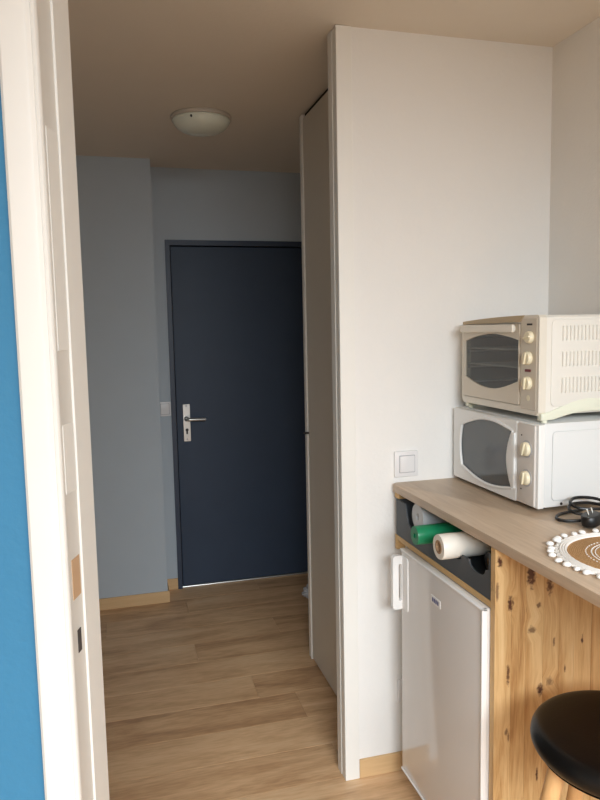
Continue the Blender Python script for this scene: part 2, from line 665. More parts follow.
# window wall behind the camera
bm = box(X_L, WX0, Y_F - 0.1, Y_F, 0, ZC)
box(WX1, X_R, Y_F - 0.1, Y_F, 0, ZC, bm=bm)
box(WX0, WX1, Y_F - 0.1, Y_F, 0, WZ0, bm=bm)
box(WX0, WX1, Y_F - 0.1, Y_F, WZ1, ZC, bm=bm)
struct(obj('wall_front', bm, M_living), 'white living room wall with the big window behind the camera')
win = thing('window_1', 'big white window in the living room wall behind the camera', 'window', (WX0, Y_F - 0.05, WZ0))
win['kind'] = 'structure'
obj('window_frame', ring_plate(rounded_rect(WX0, WX1, WZ0, WZ1, 0.002, 1), rounded_rect(WX0 + .06, WX1 - .06, WZ0 + .06, WZ1 - .06, 0.002, 1), 'y', Y_F - 0.08, Y_F - 0.02), M_gloss_white, win)
obj('mullion', box(0.32, 0.38, Y_F - 0.075, Y_F - 0.025, WZ0 + .06, WZ1 - .06), M_gloss_white, win)
for a, b_ in ((WX0 + .06, 0.32), (0.38, WX1 - .06)):
    obj('pane', box(a, b_, Y_F - 0.056, Y_F - 0.05, WZ0 + .06, WZ1 - .06), M_window_glass, win)

# ---- blue wall with the white door frame close to the camera on the left
TH = math.radians(18)
RV = Vector((math.sin(TH), math.cos(TH)))          # into the reveal
TL = Vector((-math.cos(TH), math.sin(TH)))         # along the wall, leftwards
P0 = Vector((-0.0750, 0.9500))


def jp(t, s):
    q = P0 + RV * t + TL * s
    return (q.x, q.y)


WT = 0.110
SL = (abs(X_L) - 0.10) / math.cos(TH)
struct(obj('wall_blue', prism([jp(0.006, 0.012), jp(0.006, SL), jp(WT, SL), jp(WT, 0.012)], 'z', 0, ZC), M_blue_wall),
       'bright blue textured wall at the left edge of the picture')
fr = thing('trim_1', 'white painted door frame on the blue wall at the left edge', 'door frame', jp(0.03, 0.0) + (0,))
fr['kind'] = 'structure'
obj('casing', prism([jp(0.006, 0.004), jp(-0.002, 0.0045), jp(-0.006, 0.009), jp(-0.007, 0.014), jp(-0.007, 0.042), jp(-0.004, 0.0465), jp(0.006, 0.0465)], 'z', 0, 2.32), M_frame_white, fr, smooth=30)
obj('jamb', prism([jp(-0.0005, 0.0), jp(0.002, -0.0015), jp(0.006, -0.002), jp(0.012, 0.0), jp(0.1125, 0.0), jp(0.1125, 0.02), jp(0.006, 0.02), jp(-0.0005, 0.0045)], 'z', 0, 2.32), M_frame_white, fr, smooth=30)
obj('door_stop', prism([jp(0.054, 0.004), jp(0.054, -0.002), jp(0.055, -0.003), jp(0.111, -0.003), jp(0.1125, -0.0015), jp(0.1125, 0.004)], 'z', 0, 2.32), M_frame_white, fr, smooth=30)
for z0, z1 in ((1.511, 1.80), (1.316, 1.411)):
    obj('strike_plate', prism([jp(0.015, 0.003), jp(0.015, -0.0012), jp(0.050, -0.0012), jp(0.050, 0.003)], 'z', z0, z1, 0.0006, 1), M_frame_white, fr)
obj('latch_recess', prism([jp(0.020, 0.003), jp(0.020, -0.0008), jp(0.048, -0.0008), jp(0.048, 0.003)], 'z', 1.165, 1.222), M_card, fr, label='bare wood latch recess')
obj('bolt_slot', prism([jp(0.028, 0.003), jp(0.028, -0.0008), jp(0.040, -0.0008), jp(0.040, 0.003)], 'z', 1.085, 1.118), M_print, fr, label='dark bolt slot')

# ---- white corner casing on the end of the partition
tr = thing('trim_2', 'white casing down the free end of the partition wall', 'trim', (0.70, YP + PT / 2, 0))
tr['kind'] = 'structure'
obj('face_board', box(0.6965, 0.747, YP - 0.008, YP + 0.0, 0, ZC - 0.001, 0.0015), M_gloss_white, tr)
obj('end_board', box(0.6965, 0.704, YP + 0.0, YP + PT + 0.012, 0, ZC - 0.001, 0.0015), M_gloss_white, tr)
obj('stop_bead', box(0.6945, 0.6965, YP + 0.030, YP + PT + 0.004, 0, ZC - 0.001, 0.0015), M_gloss_white, tr)

# ---- baseboards
struct(obj('baseboard_recess', box(-0.62, XG + 0.010, YG - 0.010, YG - 0.0002, 0.0005, 0.066, 0.0015), M_base_wood), 'oak baseboard below the projecting grey wall')
struct(obj('baseboard_return', box(XG + 0.0002, XG + 0.010, YG + 0.0002, YB - 0.012, 0.0005, 0.066, 0.0015), M_base_wood), 'short oak baseboard on the side of the grey wall block')
struct(obj('baseboard_back', box(XG + 0.0004, XD0 - 0.0005, YB - 0.011, YB - 0.0002, 0.0005, 0.066, 0.0015), M_base_wood), 'tiny oak baseboard between grey wall block and navy door frame')
struct(obj('baseboard_partition', box(0.7475, XW - 0.001, YP - 0.010, YP - 0.0002, 0.0005, 0.066, 0.0015), M_base_wood), 'oak baseboard along the foot of the white partition wall')

# ---- entrance door
dr = thing('door_1', 'dark navy entrance door with steel lever handle at the end of the hall', 'door', (0.34, YB, 0))
dr['kind'] = 'structure'
FW = 0.026
U = [(XD0, 0.0), (XD0, ZD), (XD1, ZD), (XD1, 0.0), (XD1 - FW, 0.0), (XD1 - FW, ZD - FW - 0.004), (XD0 + FW, ZD - FW - 0.004), (XD0 + FW, 0.0)]
bm = prism(U, 'y', YB - 0.012, YB + 0.09)
obj('door_frame', bm, M_door_frame, dr)
obj('rebate', box(XD0 + FW - 0.001, XD1 - FW + 0.001, YB + 0.03, YB + 0.085, 0.0, ZD - FW), M_gap, dr)
obj('leaf', box(XD0 + FW + 0.005, XD1 - FW - 0.005, YB + 0.004, YB + 0.044, 0.012, ZD - FW - 0.010, 0.002), M_door, dr)
obj('threshold', box(XD0 + FW, XD1 - FW, YB - 0.006, YB + 0.05, 0.0005, 0.010, 0.003), M_steel, dr)
hp = obj('handle_plate', prism(rounded_rect(0.379, 0.420, 0.887, 1.106, 0.004), 'y', YB - 0.004, YB + 0.0045, 0.001, 1), M_steel, dr, smooth=30)
lv = smooth_path([(0.398, YB - 0.004, 1.021), (0.398, YB - 0.040, 1.021), (0.405, YB - 0.052, 1.021), (0.430, YB - 0.054, 1.020), (0.505, YB - 0.050, 1.018)], 8)
obj('lever', tube(lv, 0.0095, 12), M_steel, hp, smooth=True)
obj('collar', lathe([(0.0135, 0), (0.0135, 0.008), (0.010, 0.010)], (0.398, YB - 0.004, 1.021), '-y', 20), M_print, hp, smooth=30)
bm = lathe([(0.0085, 0), (0.0085, 0.005), (0.007, 0.006)], (0.399, YB - 0.004, 0.955), '-y', 20)
box(0.394, 0.404, YB - 0.009, YB - 0.004, 0.930, 0.953, 0.002, bm=bm)
obj('lock_cylinder', bm, M_print, hp, smooth=30)
for zz in (0.900, 1.096):
    obj('screw', lathe([(0.005, 0), (0.005, 0.0012), (0.003, 0.002)], (0.399, YB - 0.004, zz), '-y', 14), M_switch_line, hp, smooth=30)

# ================================================================== hall objects
# closet with a tall laminate door
cl = thing('closet', 'tall taupe closet behind the partition, door edge in aluminium', 'closet', (XC + 0.2, 2.6, 0))
CY0, CY1 = YP + PT + 0.013, 2.974
bm = box(XC + 0.024, XW - 0.002, CY1 - 0.02, CY1, 0.0, ZC - 0.002)
box(XC + 0.024, XW - 0.002, CY0, CY0 + 0.02, 0.0, ZC - 0.002, bm=bm)
box(XW - 0.022, XW - 0.002, CY0 + 0.02, CY1 - 0.02, 0.0, ZC - 0.002, bm=bm)
box(XC + 0.03, XW - 0.022, CY0 + 0.02, CY1 - 0.02, ZC - 0.05, ZC - 0.002, bm=bm)
box(XC + 0.04, XW - 0.022, CY0 + 0.02, CY1 - 0.02, 0.0, 0.06, bm=bm)
obj('body', bm, M_closet, cl)
obj('shadow_gap', box(XC + 0.010, XC + 0.03, CY0, CY1 - 0.05, ZC - 0.03, ZC - 0.002), M_gap, cl, label='dark gap above the door')
dp = obj('door_panel', box(XC, XC + 0.020, CY0 - 0.012, 2.927, 0.012, ZC - 0.022, 0.0015), M_closet, cl)
bm = prism([(XC - 0.004, 2.927), (XC - 0.006, 2.930), (XC - 0.006, 2.936), (XC - 0.003, 2.939), (XC - 0.003, CY1 - 0.004), (XC + 0.001, CY1), (XC + 0.023, CY1), (XC + 0.023, 2.927)], 'z', 0.004, ZC - 0.004)
obj('edge_profile', bm, M_closet_edge, cl, label='pale aluminium edge profile')
lt = smooth_path([(XC, 2.916, 1.068), (XC - 0.012, 2.926, 1.068), (XC - 0.014, 2.940, 1.066), (XC - 0.012, 2.954, 1.063), (XC - 0.002, 2.960, 1.060)], 6)
obj('latch', tube(lt, 0.0045, 8), M_print, cl, smooth=True, label='dark hook latch')

# ceiling dome lamp
LX, LY = 0.413, 3.055
lm = thing('ceiling_lamp', 'round opal glass dome lamp on the hall ceiling, switched off', 'lamp', (LX, LY, ZC))
obj('base_plate', lathe([(0.126, 0), (0.130, -0.006), (0.130, -0.016), (0.122, -0.018)], (LX, LY, ZC), 'z', 48), M_lamp_base, lm, smooth=30)
R0, DEP = 0.121, 0.050
prof = [(R0 + 0.003, 0.0), (R0 + 0.004, -0.004)]
for k in range(0, 13):
    a = (PI / 2) * k / 12
    prof.append((R0 * math.cos(a) ** 0.85 if k < 12 else 0.0, -0.006 - DEP * math.sin(a) ** 1.15))
obj('glass_shade', lathe(prof, (LX, LY, ZC - 0.018), 'z', 48), M_lamp_glass, lm, smooth=60)
sx, sy = LX - 0.055, LY - 0.105
obj('fixing_screw', lathe([(0.0045, 0), (0.0045, -0.006), (0.0025, -0.009), (0.0, -0.0095)], (sx, sy, ZC - 0.026), 'z', 14), M_print, lm, smooth=30)


def wall_switch(name, label, cat, x0, x1, z0, z1, y, rock):
    t = thing(name, label, cat, ((x0 + x1) / 2, y, z0))
    obj('backplate', prism(rounded_rect(x0, x1, z0, z1, 0.004), 'y', y - 0.010, y - 0.0002, 0.0025, 2), M_switch, t, smooth=30)
    a, b_, c, d = rock
    obj('shadow_line', prism(rounded_rect(a - 0.0025, b_ + 0.0025, c - 0.0025, d + 0.0025, 0.003), 'y', y - 0.0104, y - 0.009), M_switch_line, t)
    o = prism(rounded_rect(a, b_, c, d, 0.002), 'y', y - 0.0140, y - 0.009, 0.0015, 2)
    obj('rocker', o, M_switch, t, smooth=30)
    return t


wall_switch('light_switch', 'small white light switch on the grey wall beside the navy door', 'switch', 0.240, 0.3105, 1.043, 1.126, YB, (0.252, 0.299, 1.055, 1.114))
wall_switch('light_switch', 'white light switch on the partition just above the worktop corner', 'switch', 0.881, 0.966, 1.037, 1.123, YP, (0.899, 0.951, 1.053, 1.107))
wall_switch('wall_socket', 'white wall socket low on the partition half hidden behind the fridge', 'socket', 0.889, 0.969, 0.252, 0.332, YP, (0.905, 0.953, 0.268, 0.316))

# crumpled white bag behind the closet end
b = bmesh.new()
bmesh.ops.create_icosphere(b, subdivisions=4, radius=1.0)
for v in b.verts:
    p = v.co.copy()
    n = 0.30 * math.sin(7 * p.x + 3 * p.y) * math.cos(5 * p.z + 4 * p.x) + 0.16 * math.sin(15 * p.y + 9 * p.z) + 0.10 * math.sin(23 * p.x - 17 * p.z)
    v.co = Vector((p.x * (0.055 + 0.03 * n), p.y * (0.06 + 0.03 * n), max(p.z, -0.35) * (0.045 + 0.02 * n)))
zmin = min(v.co.z for v in b.verts)
for v in b.verts:
    v.co += Vector((1.050, 3.66, 0.0005 - zmin))
    if v.co.x < 1.02:
        v.co.x -= 0.25 * (1.02 - v.co.x)
tag(obj('plastic_bag', b, M_bag, smooth=True), 'crumpled white plastic bag on the hall floor behind the closet end', 'bag')

# ================================================================== kitchen corner
# worktop
wt_y0 = 0.45
out = []
r = 0.022
for k in range(7):                                   # rounded front corner at the partition
    a = PI - (PI / 2) * k / 6
    out.append((XT + r + r * math.cos(a), YP - 0.0015 - r + r * math.sin(a)))
out += [(XW - 0.001, YP - 0.0015), (XW - 0.001, wt_y0), (XT, wt_y0)]
worktop = thing('worktop', 'light oak laminate worktop carrying the microwave', 'worktop', (XT + 0.28, wt_y0 + 0.08, 0.0))
obj('slab', prism(out, 'z', ZT - 0.026, ZT, 0.0022, 2), M_top, worktop, smooth=30)
obj('leg', box(XT + 0.25, XT + 0.31, wt_y0 + 0.05, wt_y0 + 0.11, 0.0005, ZT - 0.0263, 0.003), M_pine_rail, worktop)

# pine frame: staved side panel, shelf above the fridge, rails
pf = thing('pine_cabinet', 'knotty pine side panel and shelf frame under the worktop', 'cabinet', (XT + 0.3, 1.442, 0))
PY0, PY1 = 1.432, 1.452
x = XT
i = 0
widths = [0.046, 0.041, 0.050, 0.047, 0.043, 0.052, 0.045, 0.049, 0.044, 0.050, 0.047, 0.060]
side = obj('side_panel', box(XT + 0.002, XW - 0.012, PY0 + 0.004, PY1, 0.0005, ZT - 0.0265), M_pine_rail, pf)
while x < XW - 0.02:
    w = min(widths[i % len(widths)], XW - 0.010 - x)
    b = box(x + 0.0001, x + w - 0.0001, PY0 + random.uniform(0, 0.0003), PY1 + 0.0005, 0.0005, ZT - 0.0263, 0.0005, 1)
    obj('stave', b, M_pine, side)
    x += w
    i += 1
SZ0, SZ1 = 0.837, 0.853
obj('shelf', box(XT + 0.001, XW - 0.012, PY1 + 0.0006, YP - 0.030, SZ0, SZ1, 0.001), M_pine_rail, pf)
obj('top_rail', box(XT + 0.006, XT + 0.16, YP - 0.050, YP - 0.016, 0.974, ZT - 0.0265, 0.001), M_pine_rail, pf)
obj('cleat', box(XT + 0.001, XT + 0.03, YP - 0.046, YP - 0.030, 0.805, SZ0 - 0.0003, 0.001), M_pine_rail, pf)
obj('back_rail', box(XW - 0.03, XW - 0.012, PY1 + 0.0006, YP - 0.030, 0.80, SZ0 - 0.0003, 0.001), M_pine_rail, pf)

# black organiser with scalloped front lip
BX, BY0, BY1, BZ0, BZ1 = XT + 0.003, PY1 + 0.004, YP - 0.036, SZ1 + 0.0005, 0.972
og = thing('bag_organizer', 'anthracite roll organizer with scalloped front above the fridge', 'organizer', (BX + 0.15, (BY0 + BY1) / 2, BZ0))
SL_C = [1.905, 1.778, 1.648, 1.525]      # slot centres along y
SL_R = [0.052, 0.040, 0.046, 0.042]
LIP = 0.928


def lip_outline():
    pts = [(BY1, BZ0), (BY1, BZ1), (BY1 - 0.068, BZ1)]
    for c, rr in zip(SL_C, SL_R):
        lo = 0.902
        for k in range(13):
            a = PI * k / 12
            pts.append((c + rr * math.cos(a), LIP - 0.004 - (LIP - 0.004 - lo) * math.sin(a) ** 0.8))
    pts += [(BY0 + 0.012, LIP), (BY0 + 0.012, BZ1), (BY0, BZ1), (BY0, BZ0)]
    return pts


obj('front_lip', prism(lip_outline(), 'x', BX, BX + 0.005), M_box, og)
obj('end_wall', box(BX + 0.005, BX + 0.30, BY1 - 0.005, BY1, BZ0, BZ1), M_box, og)
obj('end_wall', box(BX + 0.005, BX + 0.30, BY0, BY0 + 0.005, BZ0, BZ1), M_box, og)
obj('floor_plate', box(BX + 0.005, BX + 0.30, BY0 + 0.005, BY1 - 0.005, BZ0, BZ0 + 0.004), M_box, og)
obj('back_wall', box(BX + 0.30, BX + 0.305, BY0, BY1, BZ0, BZ1), M_box, og)
obj('rear_lip', prism(lip_outline(), 'x', BX + 0.22, BX + 0.225), M_box, og)


def roll(name, label, y, z, rad, x0, x1, mat, core, coremat, slope=0.0):
    t = thing(name, label, 'roll', ((x0 + x1) / 2, y, z - rad), 'rolls in the organizer')
    n = 28
    prof = [(core, 0.0), (rad * 0.97, 0.0), (rad, 0.003)]
    L = x1 - x0
    for k in range(1, 9):
        prof.append((rad * (1 + 0.012 * math.sin(k * 2.1)), L * k / 9))
    prof += [(rad, L - 0.003), (rad * 0.97, L), (core, L)]
    b = lathe(prof, (x0, y, z), 'x', n)
    # open the end caps so that the hollow core shows
    caps = [f for f in b.faces if len(f.verts) == n]
    bmesh.ops.delete(b, geom=caps, context='FACES_ONLY')
    obj('wrap', b, mat, t, smooth=40)
    b = bmesh.new()
    merge(b, lathe([(core * 0.72, 0.0), (core * 1.02, 0.0), (core * 1.02, L), (core * 0.72, L)], (x0 - 0.0006, y, z), 'x', n))
    caps = [f for f in b.faces if len(f.verts) == n]
    bmesh.ops.delete(b, geom=caps, context='FACES_ONLY')
    inner = lathe([(core * 0.72, 0.0), (core * 0.72, L)], (x0 - 0.0006, y, z), 'x', n)
    caps = [f for f in inner.faces if len(f.verts) == n]
    bmesh.ops.delete(inner, geom=caps, context='FACES_ONLY')
    merge(b, inner)
    obj('core', b, coremat, t, smooth=40)
    return t


roll('bag_roll', 'fat pale grey film roll in the organizer slot next to the wall', 1.905, 0.9458, 0.0430, BX + 0.012, BX + 0.21, M_grey_film, 0.016, M_grey_film)
roll('bag_roll', 'green bin bag roll lying in the organizer', 1.782, 0.9305, 0.0275, XT - 0.052, BX + 0.20, M_green, 0.010, M_green)
roll('bag_roll', 'white bag roll with cardboard core sticking out of the organizer', 1.646, 0.9372, 0.0345, XT - 0.044, BX + 0.21, M_white_film, 0.0185, M_card)
roll('bag_roll', 'black bin bag roll at the back of the last organizer slot', 1.524, 0.9272, 0.0245, BX + 0.035, BX + 0.21, M_black, 0.010, M_brass)

# fridge
FX, FY0, FY1, FZ0, FZ1 = 0.855, 1.458, 1.962, 0.088, 0.833
fg = thing('fridge', 'small white undercounter fridge with a side handle', 'fridge', (1.13, 1.71, 0.0005))
obj('body', box(FX + 0.052, 1.40, FY0 + 0.004, FY1 - 0.004, 0.045, FZ1 - 0.004, 0.004), M_fridge_trim, fg)
obj('plinth', box(FX + 0.075, 1.38, FY0 + 0.012, FY1 - 0.012, 0.012, 0.05), M_black, fg)
for yy in (FY0 + 0.05, FY1 - 0.05):
    for xx in (FX + 0.10, 1.35):
        obj('foot', lathe([(0.017, 0), (0.017, 0.006), (0.011, 0.010), (0.011, 0.02)], (xx, yy, 0.0006), 'z', 16), M_black, fg, smooth=30)
obj('door_seal', box(FX + 0.043, FX + 0.052, FY0 + 0.008, FY1 - 0.008, FZ0 + 0.008, FZ1 - 0.008), M_switch_line, fg)
fd = obj('door', box(FX, FX + 0.043, FY0, FY1, FZ0, FZ1, 0.006, 4), M_fridge, fg, smooth=30)
# moulded strips along the door edges, paler to paint the light they catch
bm = box(FX - 0.0035, FX + 0.012, FY0 - 0.0015, FY0 + 0.006, FZ0 - 0.001, FZ1 + 0.001, 0.0025, 3)
box(FX - 0.0035, FX + 0.012, FY0 - 0.0015, FY1, FZ1 - 0.006, FZ1 + 0.001, 0.0025, 3, bm=bm)
box(FX - 0.0035, FX + 0.012, FY0 - 0.0015, FY1, FZ0 - 0.001, FZ0 + 0.006, 0.0025, 3, bm=bm)
obj('edge_trim', bm, M_fridge_trim, fd, smooth=30, label='moulded door edge, paler for the light it catches')
# handle: plate on the door, bar standing off, two bridges
HY = FY1 - 0.006
bm = prism(rounded_rect(HY - 0.052, HY + 0.004, 0.640, 0.815, 0.012), 'x', FX - 0.004, FX + 0.002, 0.002, 2)
hd = obj('handle', bm, M_fridge_trim, fd, smooth=30)
b = ring_plate(rounded_rect(FX - 0.036, FX - 0.001, 0.640, 0.815, 0.010), rounded_rect(FX - 0.016, FX - 0.006, 0.668, 0.788, 0.003), 'y', HY - 0.013, HY + 0.004)
obj('grip', b, M_fridge_trim, hd, smooth=30)
bd = obj('badge', prism(rounded_rect(1.688, 1.748, 0.740, 0.764, 0.003), 'x', FX - 0.0012, FX + 0.001), M_fridge_trim, fd, label='badge with small blue lettering')
# the lettering is too small to read in the photograph: four short blue marks
bm = bmesh.new()
for k in range(4):
    yy = 1.7375 - k * 0.0108
    box(FX - 0.0018, FX - 0.001, yy - 0.0068, yy - 0.0046, 0.7465, 0.7585, bm=bm)
    box(FX - 0.0018, FX - 0.001, yy - 0.0026, yy, 0.7465, 0.7585, bm=bm)
    zc = (0.7475, 0.7515, 0.7555, 0.7495)[k]
    box(FX - 0.0018, FX - 0.001, yy - 0.0066, yy, zc, zc + 0.002, bm=bm)
obj('lettering', bm, M_blue_print, bd)

# ------------------------------------------------------------------ microwave
MX, MY0, MY1, MZ0, MZ1 = 1.092, 1.594, 2.062, 1.031, 1.262
MB = 1.432                                            # back of the case
mw = thing('microwave', 'white microwave oven with two cream dials standing on the worktop', 'microwave', (1.26, 1.83, ZT))
obj('case', box(MX + 0.026, MB, MY0 + 0.003, MY1 - 0.003, MZ0, MZ1 + 0.003, 0.004, 2), M_mw_body, mw, smooth=30)
bm = prism(rounded_rect(MX + 0.050, MB - 0.03, MZ0 + 0.018, MZ1 - 0.020, 0.012), 'y', MY0 + 0.004, MY0 - 0.0005, 0.003, 2)
obj('side_emboss', bm, M_mw_body, mw, smooth=30)
for xx in (MX + 0.05, MB - 0.04):
    for yy in (MY0 + 0.05, MY1 - 0.05):
        obj('foot', lathe([(0.012, 0), (0.012, MZ0 - ZT)], (xx, yy, ZT + 0.0002), 'z', 16), M_black, mw, smooth=30)
obj('side_screw', lathe([(0.004, 0), (0.004, 0.001), (0.002, 0.0015)], (MX + 0.082, MY0 + 0.003, MZ0 + 0.008), '-y', 12), M_print, mw)
obj('front_bezel', box(MX + 0.006, MX + 0.026, MY0, MY1, MZ0 - 0.001, MZ1, 0.003, 2), M_mw, mw, smooth=30)
DY = 1.690                                            # split between door and control panel


def barrel(du, dz):
    """Outline (y,z) of the microwave window, grown by du,dz. Left is high y."""
    L, Rr = 2.000 + du, 1.712 - du * 0.4
    top = [(L, 1.208 + dz)]
    n = 12
    for k in range(1, n):
        t = k / n
        top.append((L + (Rr - L) * t, 1.208 + dz + 0.018 * t + 0.026 * math.sin(PI * t)))
    right = []
    for k in range(0, 9):
        t = k / 8
        right.append((Rr + 0.026 * math.sin(PI * t), 1.226 + dz - (0.155 + 2 * dz) * t))
    bot = []
    for k in range(1, n):
        t = k / n
        bot.append((Rr + (L - Rr) * t, 1.071 - dz + 0.012 * t - 0.024 * math.sin(PI * t)))
    left = []
    for k in range(0, 8):
        t = k / 8
        left.append((L + 0.011 * math.sin(PI * t), 1.083 - dz + (0.125 + 2 * dz) * t))
    return top + right + bot + left


door_out = rounded_rect(DY + 0.001, MY1 - 0.001, MZ0, MZ1 - 0.001, 0.004)
md = obj('door', ring_plate(door_out, barrel(0.004, 0.004), 'x', MX, MX + 0.006), M_mw, mw)
obj('window', prism(barrel(0.006, 0.006), 'x', MX + 0.0045, MX + 0.0075), M_mw_glass, md, label='dark grey barrel-shaped window')
rim = [(MX + 0.0005, p[0], p[1]) for p in barrel(0.006, 0.006)]
obj('window_rim', tube(rim, 0.0045, 8, closed=True), M_mw, md, smooth=True)
# curved grip right of the window
g = []
for k in range(13):
    t = k / 12
    g.append((1.710 + 0.026 * math.sin(PI * t), 1.228 - 0.160 * t))
gr = g + [(1.694, 1.068), (1.694, 1.228)]
obj('door_grip', prism(gr, 'x', MX - 0.006, MX + 0.002, 0.003, 2), M_mw, md, smooth=30)
mp = obj('control_panel', prism(rounded_rect(MY0 + 0.012, DY - 0.001, MZ0 + 0.002, MZ1 - 0.003, 0.004), 'x', MX + 0.001, MX + 0.008, 0.002, 2), M_mw_panel, mw, smooth=30)


def dial(parent, y, z, r, xf, mat, ringmat=None, ang=0.0, name='knob'):
    k = obj(name, lathe([(r, 0), (r, 0.006), (r * 0.92, 0.011), (r * 0.86, 0.012), (0, 0.012)], (xf, y, z), '-x', 28), mat, parent, smooth=40)
    if ringmat:
        obj('dial_ring', lathe([(r * 1.22, 0), (r * 1.22, 0.0012), (r * 1.12, 0.0016)], (xf, y, z), '-x', 28), ringmat, k, smooth=30)
    b = box(-0.0055, 0.001, -r * 0.17, r * 0.17, -r * 0.90, r * 0.90, 0.0015, 2)
    b.transform(Matrix.Translation((xf - 0.011, y, z)) @ Matrix.Rotation(ang, 4, 'X'))
    obj('pointer', b, mat, k, smooth=30)
    return k


dial(mp, 1.641, 1.190, 0.0200, MX + 0.001, M_cream, M_switch_line, 0.35)
dial(mp, 1.640, 1.109, 0.0200, MX + 0.001, M_cream, M_switch_line, 0.2)
for zz in (1.226, 1.073):
    obj('print_mark', prism(rounded_rect(1.664, 1.669, zz - 0.002, zz + 0.002, 0.001, 2), 'x', MX + 0.0002, MX + 0.0012), M_print, mp)

# ------------------------------------------------------------------ mini oven on top of the microwave
OX, OY0, OY1, OZ0, OZ1 = 1.100, 1.603, 2.020, 1.287, 1.557
OB = 1.425
TOPM = MZ1 + 0.003
ov = thing('mini_oven', 'cream countertop mini oven standing on top of the microwave', 'oven', (1.27, 1.81, TOPM))


def oven_outline(g=0.0):
    pts = [(OY0 + 0.008, OZ0 - g), (OY0 - g, OZ0 + 0.008), (OY0 - g, OZ1 - 0.006), (OY0 + 0.006, OZ1 + g)]
    for k in range(1, 12):
        t = k / 12
        pts.append((OY0 + (OY1 - OY0 - 0.014) * t, OZ1 + g - 0.013 * t ** 2.2))
    for k in range(6):
        a = PI / 2 - (PI / 2) * k / 5
        pts.append((OY1 - 0.014 + (0.014 + g) * math.cos(a), OZ1 - 0.013 - 0.014 + (0.014 + g) * math.sin(a)))
    pts += [(OY1 + g, OZ0 + 0.012), (OY1 - 0.010, OZ0 - g)]
    return pts


case_out = oven_outline()
case_in = rounded_rect(OY0 + 0.085, OY1 - 0.018, OZ0 + 0.02, OZ1 - 0.032, 0.006)
bm = ring_plate(case_out, case_in, 'x', OX + 0.022, OB - 0.004)
merge(bm, prism(case_out, 'x', OB - 0.004, OB))
obj('case', bm, M_toaster, ov)
obj('cavity', ring_plate(rounded_rect(OY0 + 0.0845, OY1 - 0.0175, OZ0 + 0.0195, OZ1 - 0.0315, 0.006), rounded_rect(OY0 + 0.087, OY1 - 0.020, OZ0 + 0.022, OZ1 - 0.034, 0.006), 'x', OX + 0.020, OB - 0.006), M_toaster_in, ov)
obj('cavity_back', box(OB - 0.008, OB - 0.005, OY0 + 0.086, OY1 - 0.019, OZ0 + 0.021, OZ1 - 0.033), M_toaster_in, ov)
# front frame with an arched, forward-leaning brow
obj('front_frame', ring_plate(oven_outline(0.0012), rounded_rect(1.6885, OY1 - 0.0125, OZ0 + 0.019, OZ1 - 0.0205, 0.003), 'x', OX, OX + 0.0225), M_toaster_trim, ov)
# brow above the door, darker brown to paint in its shading
br = [(OY0 + 0.10 - 0.012, OZ1 - 0.017)] + [p for p in oven_outline(0.0014)[5:17]] + [(OY1 - 0.008, OZ1 - 0.021)]
obj('brow', prism(br, 'x', OX - 0.0035, OX + 0.002), M_brow, ov, label='brow above the oven door, shading painted in as darker brown')
# glazed door
dz0, dz1, dy0, dy1 = OZ0 + 0.021, OZ1 - 0.022, 1.690, OY1 - 0.014


def oven_win(g=0.0):
    pts = []
    n = 14
    a, b_ = dy1 - 0.012 + g * .3, dy0 + 0.004 - g * .3
    for k in range(n + 1):
        t = k / n
        pts.append((a + (b_ - a) * t, 1.484 + g + 0.006 * t + 0.020 * math.sin(PI * t)))
    for k in range(n + 1):
        t = k / n
        pts.append((b_ + (a - b_) * t, 1.374 - g - 0.002 * t - 0.030 * math.sin(PI * t)))
    return pts


od = obj('oven_door', ring_plate(rounded_rect(dy0, dy1, dz0, dz1, 0.003), oven_win(), 'x', OX - 0.004, OX + 0.004), M_toaster_front, ov)
obj('oven_glass', prism(oven_win(0.003), 'x', OX + 0.0, OX + 0.003), M_oven_glass, od, label='smoked oven glass')
bm = prism(rounded_rect(dy0 + 0.012, dy1 - 0.004, dz1 - 0.024, dz1 - 0.001, 0.005), 'x', OX - 0.020, OX - 0.010, 0.003, 2)
for yy in (dy0 + 0.03, dy1 - 0.03):
    box(OX - 0.012, OX - 0.003, yy - 0.010, yy + 0.010, dz1 - 0.018, dz1 - 0.007, bm=bm)
obj('door_handle', bm, M_toaster_trim, od, smooth=30)
# racks and rails in the cavity
for zr in (1.462, 1.412):
    bm = bmesh.new()
    for xx in (OX + 0.010, OB - 0.04):
        tube([(xx, OY0 + 0.090, zr), (xx, OY1 - 0.023, zr)], 0.0026, 6, bm=bm)
    for k in range(14):
        yy = OY0 + 0.10 + k * 0.0222
        tube([(OX + 0.010, yy, zr), (OB - 0.04, yy, zr)], 0.0012, 5, bm=bm)
    obj('wire_rack', bm, M_rack, ov)
for zr in (1.502, 1.456, 1.406, 1.358):
    obj('rack_rail', box(OX + 0.008, OB - 0.02, OY1 - 0.034, OY1 - 0.0205, zr - 0.008, zr - 0.002, 0.001, 1), M_rack, ov)
# control strip
op = obj('control_panel', prism(rounded_rect(OY0 + 0.009, 1.6845, OZ0 + 0.012, OZ1 - 0.008, 0.003), 'x', OX - 0.0015, OX + 0.004, 0.001, 1), M_toaster_front, ov)
dial(op, 1.641, 1.498, 0.0165, OX - 0.001, M_cream, None, PI / 2 - 0.2)
dial(op, 1.648, 1.441, 0.0185, OX - 0.001, M_cream, None, 0.3)
dial(op, 1.648, 1.372, 0.0185, OX - 0.001, M_cream, None, 0.15)
obj('pilot_light', box(OX - 0.004, OX, 1.637, 1.662, 1.403, 1.4105, 0.001, 1), M_red, op, label='dark red pilot light')
obj('print_mark', box(OX - 0.0022, OX - 0.001, 1.633, 1.657, 1.5305, 1.5355), M_print, op, label='tiny dark lettering')
obj('print_mark', lathe([(0.008, 0), (0.008, 0.001)], (OX - 0.001, 1.647, 1.331), '-x', 18), M_cream, op)
